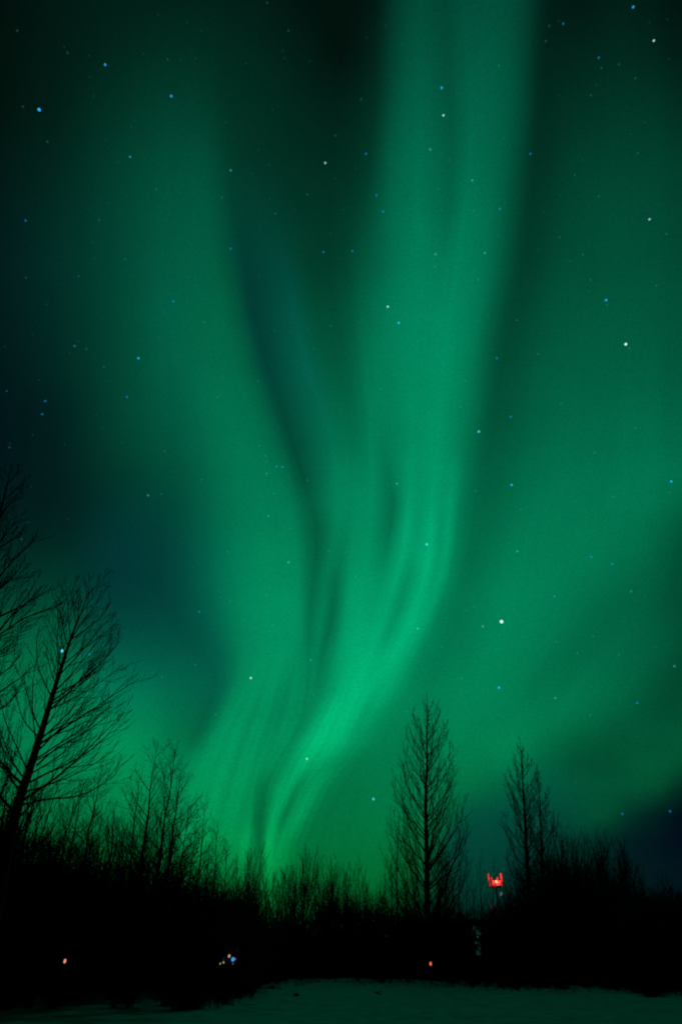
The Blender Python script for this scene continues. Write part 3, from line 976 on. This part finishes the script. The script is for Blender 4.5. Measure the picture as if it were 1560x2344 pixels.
def shrub_mesh(seed, stems, hgt, spread):
    R = random.Random(seed)
    mb = MB()
    for i in range(stems):
        a = R.uniform(0, 2 * math.pi); t = math.radians(R.uniform(4, spread))
        d = Vector((math.cos(a) * math.sin(t), math.sin(a) * math.sin(t), math.cos(t)))
        p = Vector((R.gauss(0, .16), R.gauss(0, .16), -0.05))
        shoot(mb, p, d, hgt * R.uniform(.55, 1.1), R.uniform(.014, .026), R, 2, [8, 4], .15, .1, 5, .009, (20, 50))
    return mb.mesh('shrub', BRUSH)


SHRUBS = [shrub_mesh(1, 26, 1.5, 55), shrub_mesh(2, 30, 1.2, 65), shrub_mesh(3, 22, 1.8, 45), shrub_mesh(4, 34, 0.9, 75)]


def put_shrub(x, y, v, s, label, group=None, name='shrub'):
    g = ground_at(x, ground_dist(y))
    o = bpy.data.objects.new(name, SHRUBS[v])
    COL.objects.link(o)
    g.z = gz(g)
    o.location = g
    o.rotation_euler = (0, 0, RND.uniform(0, 6.28))
    o.scale = (s * RND.uniform(.9, 1.15), s * RND.uniform(.9, 1.15), s)
    tag(o, label, 'shrub', group)
    return o


put_shrub(430, 2308, 1, 1.15, 'black shrub standing furthest out on the snow, left of centre')
put_shrub(462, 2306, 3, 1.0, 'low wide shrub hard beside the black shrub furthest out on the snow')
put_shrub(398, 2300, 0, 0.9, 'bristly shrub just behind the black shrub furthest out on the snow')
put_shrub(548, 2286, 3, 0.7, 'small sprawling shrub on the snow slope below the coloured lights')
put_shrub(572, 2278, 3, 0.5, 'tiny shrub poking from the snow next to the sprawling one')
put_shrub(1275, 2264, 3, 0.8, 'low shrub at the snow edge below the dense dark clump')
put_shrub(1465, 2276, 1, 0.8, 'dark shrub leaning onto the snow towards the near right corner')
for i, x in enumerate(range(-240, 1800, 28)):
    yb = float(np.interp(x, BOT_X, BOT_Y)) + RND.uniform(-5, 5)
    put_shrub(x + RND.uniform(-10, 10), yb, RND.randrange(4), RND.uniform(.8, 1.5),
              'dark leafless shrub in the unbroken line along the edge of the snow', 'shrubs along the snow edge')
for i in range(24):
    x = RND.uniform(-60, 380)
    put_shrub(x, RND.uniform(2280, 2305), RND.randrange(4), RND.uniform(.35, .9),
              'straggling shrub half buried in the shaded snow under the slanting tree', 'shrubs in the shaded snow')

for i in range(46):
    x = RND.uniform(480, 1560)
    put_shrub(x, float(np.interp(x, BOT_X, BOT_Y)) + RND.uniform(0, 9) + (RND.uniform(0, 16) if x < 640 else 0), RND.randrange(4), RND.uniform(.22, .55),
              'low tuft of bare twigs standing clear of the brush on the snow edge', 'low tufts on the snow edge')

# dry stalks: nobody could count them
gs = MB()
Rg = random.Random(3)
for i in range(2200):
    x = Rg.uniform(-100, 1660)
    yb = float(np.interp(x, BOT_X, BOT_Y))
    far = Rg.random()
    y = yb + (Rg.random() ** 2.2) * (30 if x < 620 else 13)
    D = ground_dist(y)
    p = ground_at(x, D); p.z = gz(p) - .03
    for _ in range(Rg.randrange(2, 6)):
        d = Vector((Rg.gauss(0, .35), Rg.gauss(0, .35), 1)).normalized()
        q = p + Vector((Rg.gauss(0, .08), Rg.gauss(0, .08), 0))
        L = Rg.uniform(.12, .5)
        gs.tube([q, q + d * L * .6, q + d * L + Vector((Rg.gauss(0, .05), Rg.gauss(0, .05), -.02))], [.009, .007, .003], 3)
st = gs.build('dry_grass', GRASS)
tag(st, 'dry grass stalks poking through the snow along the wood edge', 'grass', kind='stuff')

# a few clods and sticks lying on the open snow
for (x, y, s, lab) in ((645, 2265, .15, 'small dark clod on the open snow, upper of two'), (681, 2281, .15, 'small dark clod on the open snow, lower of two'),
                       (862, 2276, .16, 'thin dark stick lying flat on the open snow near the middle')):
    g = ground_at(x, ground_dist(y)); g.z = gz(g)
    mb = MB()
    Rc = random.Random(int(x))
    if 'stick' in lab:
        pts = [Vector((-.9, 0, .04)), Vector((-.3, .1, .06)), Vector((.4, -.05, .05)), Vector((1.0, .12, .08))]
        mb.tube(pts, [.03, .04, .035, .015], 6)
        mb.tube([pts[2], Vector((.7, -.3, .18)), Vector((.9, -.45, .26))], [.02, .015, .008], 5)
        o = mb.build('stick', BRUSH)
        tag(o, lab, 'stick')
    else:
        mb.ball((0, 0, s * .25), s, 12, 8, (1.1, .8, .55))
        mb.v = [(a * (1 + Rc.uniform(-.14, .14)), b * (1 + Rc.uniform(-.14, .14)), c * (1 + Rc.uniform(-.14, .14))) for a, b, c in mb.v]
        o = mb.build('dirt_clod', BRUSH)
        tag(o, lab, 'clod')
    o.location = g
    o.rotation_euler = (0, 0, Rc.uniform(0, 3))

# ------------------------------------------------------------------ the tower with the red beacon
DT = 135.0
tb = at(1132.5, 2020, DT); tb.z = 0.0
lamp_p = at(1131.5, 2020, DT)
hz = lamp_p.z
tower = empty('antenna_tower', tb)
tag(tower, 'antenna tower with a glowing red beacon lighting its upright antennas', 'tower')
az = math.atan2(tb.x, tb.y)
mb = MB()
mb.tube([Vector((0, 0, 0)), Vector((0, 0, hz * .5)), Vector((0, 0, hz - .5)), Vector((0, 0, hz - .35))], [.32, .26, .16, .16], 12, True)
mb.build('mast', STEEL, tower)
mb = MB()
for k in range(16):
    a0, a1 = 2 * math.pi * k / 16, 2 * math.pi * (k + 1) / 16
    for zz, rr in ((hz - .75, 1.05), (hz + .15, 1.05)):
        mb.tube([Vector((rr * math.cos(a0), rr * math.sin(a0), zz)), Vector((rr * math.cos(a1), rr * math.sin(a1), zz))], [.06, .06], 6)
    if k % 2 == 0:
        mb.tube([Vector((.1 * math.cos(a0), .1 * math.sin(a0), hz - .75)), Vector((1.05 * math.cos(a0), 1.05 * math.sin(a0), hz - .75))], [.05, .05], 6)
        mb.tube([Vector((1.05 * math.cos(a0), 1.05 * math.sin(a0), hz - .75)), Vector((1.05 * math.cos(a0), 1.05 * math.sin(a0), hz + .15))], [.04, .04], 6)
mb.tube([Vector((0, 0, hz - .82)), Vector((0, 0, hz - .74))], [1.0, 1.0], 16, True)
mb.build('platform', STEEL, tower)


def antenna(x, y, z, hgt, wid, rz):
    b = MB()
    n = 8
    ring = []
    for zz in (-.5, -.46, .46, .5):
        k = .8 if abs(zz) == .5 else 1.0
        b_i = len(b.v)
        for (cx_, cy_) in ((-.5, -.5), (.5, -.5), (.5, .25), (.25, .5), (-.25, .5), (-.5, .25)):
            px_, py_ = cx_ * wid * k, cy_ * wid * .6 * k
            b.v.append((x + px_ * math.cos(rz) - py_ * math.sin(rz), y + px_ * math.sin(rz) + py_ * math.cos(rz), z + zz * hgt))
        ring.append(b_i)
    for r0_, r1_ in zip(ring, ring[1:]):
        for k in range(6):
            b.f.append((r0_ + k, r0_ + (k + 1) % 6, r1_ + (k + 1) % 6, r1_ + k))
    b.f.append(tuple(ring[0] + k for k in range(6))[::-1]); b.f.append(tuple(ring[-1] + k for k in range(6)))
    o = b.build('panel_antenna', PANEL, tower)
    for p in o.data.polygons: p.use_smooth = False
    return o


antenna(-1.22, -.1, hz + .45, 2.1, .34, 1.2)
antenna(1.34, -.1, hz + .42, 2.2, .34, -1.2)
antenna(-.35, 1.25, hz + .2, 1.5, .3, 0)
antenna(.72, .95, hz + .4, 1.1, .34, 0)
antenna(-.62, -.98, hz - .15, .7, .3, 0)
antenna(.1, -1.2, hz - .35, .5, .5, 0)
antenna(.62, -.98, hz - .2, .7, .3, 0)
for (dx_, dz_, r_) in ((.72, -1.95, .36), (-1.0, -3.9, .55), (-.15, -5.5, .42)):
    b = MB()
    sx = .25 if dx_ > 0 else -.25
    prof = [(0, .02), (.35, .06), (.7, .16), (1.0, .32)]
    rings = []
    for q, dpt in prof:
        i0 = len(b.v)
        for k in range(16):
            a = 2 * math.pi * k / 16
            b.v.append((dx_ + q * r_ * math.cos(a), -.35 - dpt * r_, hz + dz_ + q * r_ * math.sin(a)))
        rings.append(i0)
    for i0, i1 in zip(rings, rings[1:]):
        for k in range(16):
            b.f.append((i0 + k, i0 + (k + 1) % 16, i1 + (k + 1) % 16, i1 + k))
    b.tube([Vector((0, 0, hz + dz_)), Vector((dx_, -.3, hz + dz_))], [.05, .05], 6)
    b.build('dish', PANEL, tower)
for (dx_, dz_, r_, c_) in ((.72, -1.85, .20, (.16, .30, .34)), (-.75, -3.5, .26, (.012, .05, .09)), (-.1, -5.2, .2, (.01, .035, .045))):  # glowing blobs added to paint the pale light caught on the dishes
    b = MB(); b.ball((dx_, -.62, hz + dz_), r_, 12, 8, (.8, .8, 1.7))
    o = b.build('dish_glint', GLOW, tower); o.color = (*c_, 1)
mb = MB(); mb.tube([Vector((0, -.95, hz - .3)), Vector((0, -.95, hz - .16))], [.12, .12], 10, True)
mb.build('lamp_base', BLACKM, tower)
mb = MB(); mb.ball((0, -.95, hz + .04), .21, 14, 10, (1, 1, 1.1))
bl = mb.build('beacon_lamp', GLOW, tower)
bl.color = (4.0, 1.1, 0.35, 1)
pl = bpy.data.lights.new('beacon_light', 'POINT')
pl.energy = 650
pl.color = (1.0, 0.012, 0.012)
pl.shadow_soft_size = .25
po = bpy.data.objects.new('beacon_light', pl); COL.objects.link(po)
po.parent = tower
po.location = (0.05, -1.45, hz + .12)

# ------------------------------------------------------------------ small lamps at the wood edge


def lamp_post(x, y, D, size, col, label, tall=1.25):
    p = at(x, y, D)
    b = ground_at(x, D)
    root = empty('garden_lamp', b)
    tag(root, label, 'lamp')
    h = p.z
    mb = MB(); mb.tube([Vector((0, 0, -.1)), Vector((0, 0, h * .6)), Vector((0, 0, h - size * 1.1))], [.05, .045, .04], 8, True)
    mb.build('post', BLACKM, root)
    mb = MB()
    mb.tube([Vector((0, 0, h + size * 1.05)), Vector((0, 0, h + size * 1.25)), Vector((0, 0, h + size * 1.6))], [size * 1.3, size * 1.2, size * .15], 10, True)
    mb.build('cap', BLACKM, root)
    mb = MB(); mb.ball((0, 0, h), size, 12, 8, (.8, .8, tall))
    g = mb.build('lamp_globe', GLOW, root)
    g.color = (*col, 1)
    return root


lamp_post(150, 2200, 33, .062, (.95, .30, .17), 'small orange-red lamp shining alone in the dark, below the slanting tree', 1.5)
lamp_post(984, 2206, 60, .11, (1.0, .16, .07), 'small red lamp shining at the foot of the tall lone tree')

DL = 40.0
sroot = empty('string_lights', ground_at(520, DL))
tag(sroot, 'cluster of tiny coloured lights, one vivid blue, glowing in the dark brush', 'lights')
o0 = Vector(sroot.location)
BULBS = [(533, 2196, .115, (.01, .36, 1.0), 'vivid blue bulb, biggest of the cluster'), (538.5, 2195, .055, (.38, .02, .10), 'crimson bulb touching the vivid blue one'),
         (524.5, 2188.5, .085, (.52, .32, .20), 'peach bulb at the top of the cluster'), (512, 2195, .07, (.012, .003, .09), 'dim violet bulb'),
         (511.5, 2203, .062, (.26, .30, .11), 'yellow-green bulb'), (504, 2206, .05, (.36, .24, .22), 'pale pink bulb at the low end'),
         (533, 2206, .045, (.09, .10, .07), 'dim grey bulb under the blue one')]
wire = []
for x, y, r, c, lab in BULBS:
    p = at(x, y, DL) - o0
    mb = MB(); mb.ball((0, 0, 0), r * .74, 12, 8, (1, 1, 1.15))
    b = mb.build('bulb', GLOW, sroot)
    b.location = p
    b.color = (*c, 1)
    b['label'] = lab
    wire.append(p + Vector((0, .08, r)))
wire.sort(key=lambda v: v.x)
mb = MB(); mb.tube(wire, [.012] * len(wire), 5)
for v in (wire[0], wire[len(wire) // 2], wire[-1]):
    mb.tube([Vector((v.x, v.y + .05, 0)), Vector((v.x, v.y + .05, v.z))], [.025, .02], 6)
mb.build('wire', BLACKM, sroot)

# ------------------------------------------------------------------ a cabin back in the trees, one dim window
DK = 84.0
kb = at(1099, 2152, DK); kb.z = 0.0
cabin = empty('cabin', kb)
cabin.rotation_euler = (0, 0, -math.atan2(kb.x, kb.y))
tag(cabin, 'dark cabin buried in trees, its dim green window showing between trunks', 'cabin')
zc = at(1099, 2152, DK).z
mb = MB(); mb.box((1.2, 3.0, 2.35), (9, 5.6, 4.7)); mb.build('wall', WALLM, cabin)
mb = MB()
i0 = len(mb.v)
mb.v += [(-3.7, -.2, 4.62), (6.1, -.2, 4.62), (6.1, 3.0, 5.25), (-3.7, 3.0, 5.25), (6.1, 6.2, 4.62), (-3.7, 6.2, 4.62)]
mb.v += [(x, y, z + .18) for x, y, z in mb.v[:6]]
mb.f += [(0, 1, 2, 3), (3, 2, 4, 5), (6, 9, 8, 7), (9, 11, 10, 8), (0, 6, 7, 1), (4, 10, 11, 5), (1, 7, 8, 2), (2, 8, 10, 4), (0, 3, 9, 6), (3, 5, 11, 9)]
mb.build('roof', WALLM, cabin)
mb = MB()
for xx in (-.85, 0.0, .85):
    mb.box((xx, .16, zc), (.12, .14, 2.9))
for zz in (-1.45, .1, 1.45):
    mb.box((0, .157, zc + zz), (1.58, .12, .12))
wf = mb.build('window', BLACKM, cabin)
mb = MB(); mb.box((0, .185, zc), (1.55, .04, 2.8))
pn = mb.build('pane', GLOW, wf)
pn.color = (.05, .42, .24, 1)

# ------------------------------------------------------------------ stars
S5, S4, S3 = [], [], []
STARS = """90 251 5b|1147 1423 6w|1431 788 5w|142 1490 5c|241 148 4b|392 220 4b|744 373 4v|1010 201 4b|1014 264 4w|1448 16 4b|1495 93 4w|317 820 4b
887 702 4w|912 739 4b|1485 502 4v|1386 687 4b|976 1246 4c|1095 988 4c|1170 1110 4b|1535 1102 4b|574 1552 4w|1141 1574 4b|854 1829 4c|702 1737 4g
528 390 3c|837 352 3b|984 342 3c|1288 54 3b|1369 132 3b|1213 352 3b|1080 413 3c|59 505 3b|397 690 3b|171 792 3b|861 447 3b|876 484 3b|740 577 3b
806 575 3b|528 569 3b|996 582 3c|1143 478 3b|1109 579 3c|1136 820 3b|104 918 3b|97 948 3b|291 909 3b|339 1134 3c|633 1068 3b|646 1069 3b|610 1084 3b
908 1107 3c|614 1181 3b|1168 954 3b|456 1400 3b|660 1287 3c|711 1511 3b|955 1439 3c|1104 1434 3g|1183 1262 3c|1352 1275 3b|1400 1291 3b|1268 1365 3b
1443 1354 3b|1270 1598 3c|1457 1609 3b|1542 1525 3c|205 1498 3b|1423 1863 3b|1532 1857 3b|298 359 3c"""
FAINT2 = """53 244|155 121|40 70|384 136|109 324|611 6|660 70|826 227|767 310|1256 59|1248 94|1375 156|1415 147|1453 179|1351 218|1141 150|1458 350|1314 401
357 434|508 452|227 504|286 593|180 632|60 636|467 738|198 799|703 445|630 489|995 610|757 746|1003 432|1369 450|1524 536|1083 482|1279 543|1093 640
1333 583|1350 640|1388 698|1501 654|1181 733|1439 797|1230 810|16 895|22 1024|377 1033|369 1131|462 1098|50 1234|497 909|238 840|591 873|593 1020|608 1043
610 1057|703 1099|871 890|663 1210|627 1130|1064 872|1052 931|1282 924|1360 1036|1402 1137|1531 1127|1453 980|1191 1167|1087 1124|527 1375|520 1263|610 1363
624 1432|371 1550|447 1522|717 1590|752 1262|494 1636|813 1319|1010 1480|1083 1389|1067 1397|1055 1553|930 1627|1272 1469|1320 1495|1350 1637|1356 1456|1415 1499|473 1988"""
FAINT1 = """204 127|448 134|461 70|428 51|214 220|243 320|206 176|271 371|301 290|515 280|362 33|148 107|309 276|329 123|414 138|647 116|563 145|624 251|1020 270
988 285|1027 367|882 58|838 86|813 385|767 408|577 397|616 378|709 140|651 133|592 342|920 103|1278 48|1363 194|1485 51|1526 44|1530 135|1151 317|1474 280
1442 307|1331 366|1278 217|213 555|215 591|307 632|495 671|428 690|180 781|160 809|108 697|75 765|364 772|12 793|429 634|250 465|377 714|673 478|991 594
883 590|592 632|628 757|704 753|679 825|789 809|718 799|665 760|617 455|874 523|757 535|785 480|1155 471|1156 463|1244 485|1281 448|1441 731|1116 722|1303 598
1232 571|1347 667|1129 800|1138 539|90 870|23 1015|235 979|75 995|221 951|476 1092|72 1114|65 1195|382 947|251 871|148 1018|155 1188|279 1014|649 1044|613 1123
693 1040|933 1058|801 1125|767 1170|1029 1146|660 1095|636 979|697 844|602 1137|1507 914|1078 1164|1200 1126|1169 880|1282 895|1163 1244|1315 1148|490 1577
441 1297|751 1601|505 1355|1021 1415|963 1529|1127 1369|1227 1486|1428 1421|1500 1481|1317 1790"""
DS = 4000.0
sph = MB(); sph.ball((0, 0, 0), 1.0, 10, 8)
star_me = sph.mesh('star', GLOW)
HUE = {'b': (.025, .40, 1.0), 'c': (.12, .62, .95), 'w': (.62, 1.0, .95), 'v': (.45, .72, 1.0), 'g': (.30, .85, .60), 'f': (.10, .45, .55)}
POW = {6: 1.25, 5: .95, 4: .60, 3: .23, 2: .075, 1: .03}
RADP = {6: 3.6, 5: 3.5, 4: 2.8, 3: 2.5, 2: 2.5, 1: 2.4}


def star(x, y, cls, hue, label, group):
    d = ray(x, y)
    fw = d.dot(Vector((0, CP, SP)))
    o = bpy.data.objects.new('star', star_me)
    COL.objects.link(o)
    o.location = Vector((0, 0, CAM_H)) + d * DS
    r = RADP[cls] * (.85 if hue in 'wgv' and cls < 6 else 1) / F * fw * DS
    o.scale = (r, r, r)
    b = list(lin(sky_rgb(x, y)))
    h = HUE[hue]
    o.color = tuple(b[i] + h[i] * POW[cls] for i in range(3)) + (1,)
    tag(o, label, 'star', group)
    return o


BRIGHT = {
    (90, 251): 'brightest blue star, lowest of the three high on the dim side of the sky', (1147, 1423): 'big round white star, the brightest point right of the main green band',
    (1431, 788): 'bright white star with a tiny blue companion touching it', (142, 1490): 'pale blue star shining through the branches of the big slanting tree',
    (241, 148): 'blue star midway between the brightest blue star and its right neighbour, highest of three', (392, 220): 'bright blue star, right-hand one of the three high bright ones',
    (744, 373): 'white-violet star alone in the dark wedge left of the main band', (1010, 201): 'clear blue star high inside the main green band',
    (1014, 264): 'white star just below the clear blue star high in the main band', (1448, 16): 'blue star at the very top edge of the picture',
    (1495, 93): 'white star below the blue star at the top edge', (317, 820): 'vivid blue star by itself in the broad left-hand glow',
    (887, 702): 'white star in the middle of the main green band', (912, 739): 'blue star just below the white star in the middle of the band',
    (1485, 502): 'pale star near the right-hand border, above the white star with a companion', (1386, 687): 'blue star up and left of the white star with a companion',
    (976, 1246): 'cyan star sitting on the brightest green ray', (1095, 988): 'cyan star beside the edge of the main band, halfway up the sky',
    (1170, 1110): 'blue star below the cyan star beside the band edge', (1535, 1102): 'blue star close to the right-hand border, halfway up the sky',
    (574, 1552): 'white star over the left-hand green curtain, above the skyline row', (1141, 1574): 'blue-green star above the tips of the tree pair',
    (854, 1829): 'pale blue star low in the sky, left of the tall lone tree', (702, 1737): 'pale green star inside the lowest bright bend of the aurora',
}
SHORT = {(90, 251): 'the brightest blue star', (1147, 1423): 'the big white star', (1431, 788): 'the white star with a companion', (142, 1490): 'the star in the slanting tree',
         (241, 148): 'the highest of the three bright stars', (392, 220): 'the right-hand of three bright stars', (744, 373): 'the star in the dark wedge',
         (1010, 201): 'the blue star high in the band', (1014, 264): 'the white star high in the band', (1448, 16): 'the blue star at the top edge', (1495, 93): 'the white star near the top edge',
         (317, 820): 'the lone blue left-hand star', (887, 702): 'the white star mid-band', (912, 739): 'the blue star mid-band', (1485, 502): 'the pale star by the right border',
         (1386, 687): 'the blue star near the white pair', (976, 1246): 'the cyan star on the brightest ray', (1095, 988): 'the cyan star at the band edge',
         (1170, 1110): 'the blue star below the band-edge star', (1535, 1102): 'the blue star by the right border', (574, 1552): 'the white star over the left curtain',
         (1141, 1574): 'the star above the tree pair', (854, 1829): 'the low star by the lone tree', (702, 1737): 'the star in the lowest bend'}
used = {}
items = [s for row in STARS.split('\n') for s in row.split('|')]
parsed = []
for s in items:
    x, y, c = s.split()
    parsed.append((int(x), int(y), int(c[0]), c[1]))
mid = sorted([p for p in parsed if p[2] == 3])
for x, y, c, h in parsed:
    if c > 3:
        star(x, y, c, h, BRIGHT[(x, y)], 'bright stars')
ORD = ['', 'second ', 'third ', 'fourth ', 'fifth ', 'sixth ']
cand = []
for x, y, c, h in mid:
    a = min(SHORT, key=lambda q: math.hypot(q[0] - x, q[1] - y))
    dx_, dy_ = x - a[0], y - a[1]
    dist = math.hypot(dx_, dy_)
    sec = int(((math.degrees(math.atan2(-dy_, dx_)) + 382.5) % 360) // 45)
    word = ['right of', 'up and right of', 'straight above', 'up and left of', 'left of', 'down and left of', 'straight below', 'down and right of'][sec]
    cand.append((SHORT[a], word, dist, x, y, c, h))
for cd in sorted(cand, key=lambda q: q[2]):
    key = (cd[0], cd[1])
    n_ = used.get(key, 0); used[key] = n_ + 1
    colr = {'b': 'blue', 'c': 'cyan', 'g': 'greenish'}[cd[6]]
    star(cd[3], cd[4], cd[5], cd[6], f'{ORD[n_]}small {colr} star {cd[1]} {cd[0]}' if n_ == 0 else f'small {colr} star, {ORD[n_].strip()} one {cd[1]} {cd[0]}', 'small clear stars')
for txt, c, lab, grp in ((FAINT2, 2, 'faint teal star, one of the many scattered over the whole sky', 'faint stars'),
                         (FAINT1, 1, 'barely visible speck of a star lost in the green glow', 'barely visible stars')):
    for s in txt.replace('\n', '|').split('|'):
        x, y = s.split()
        star(int(x), int(y), c, 'f', lab, grp)
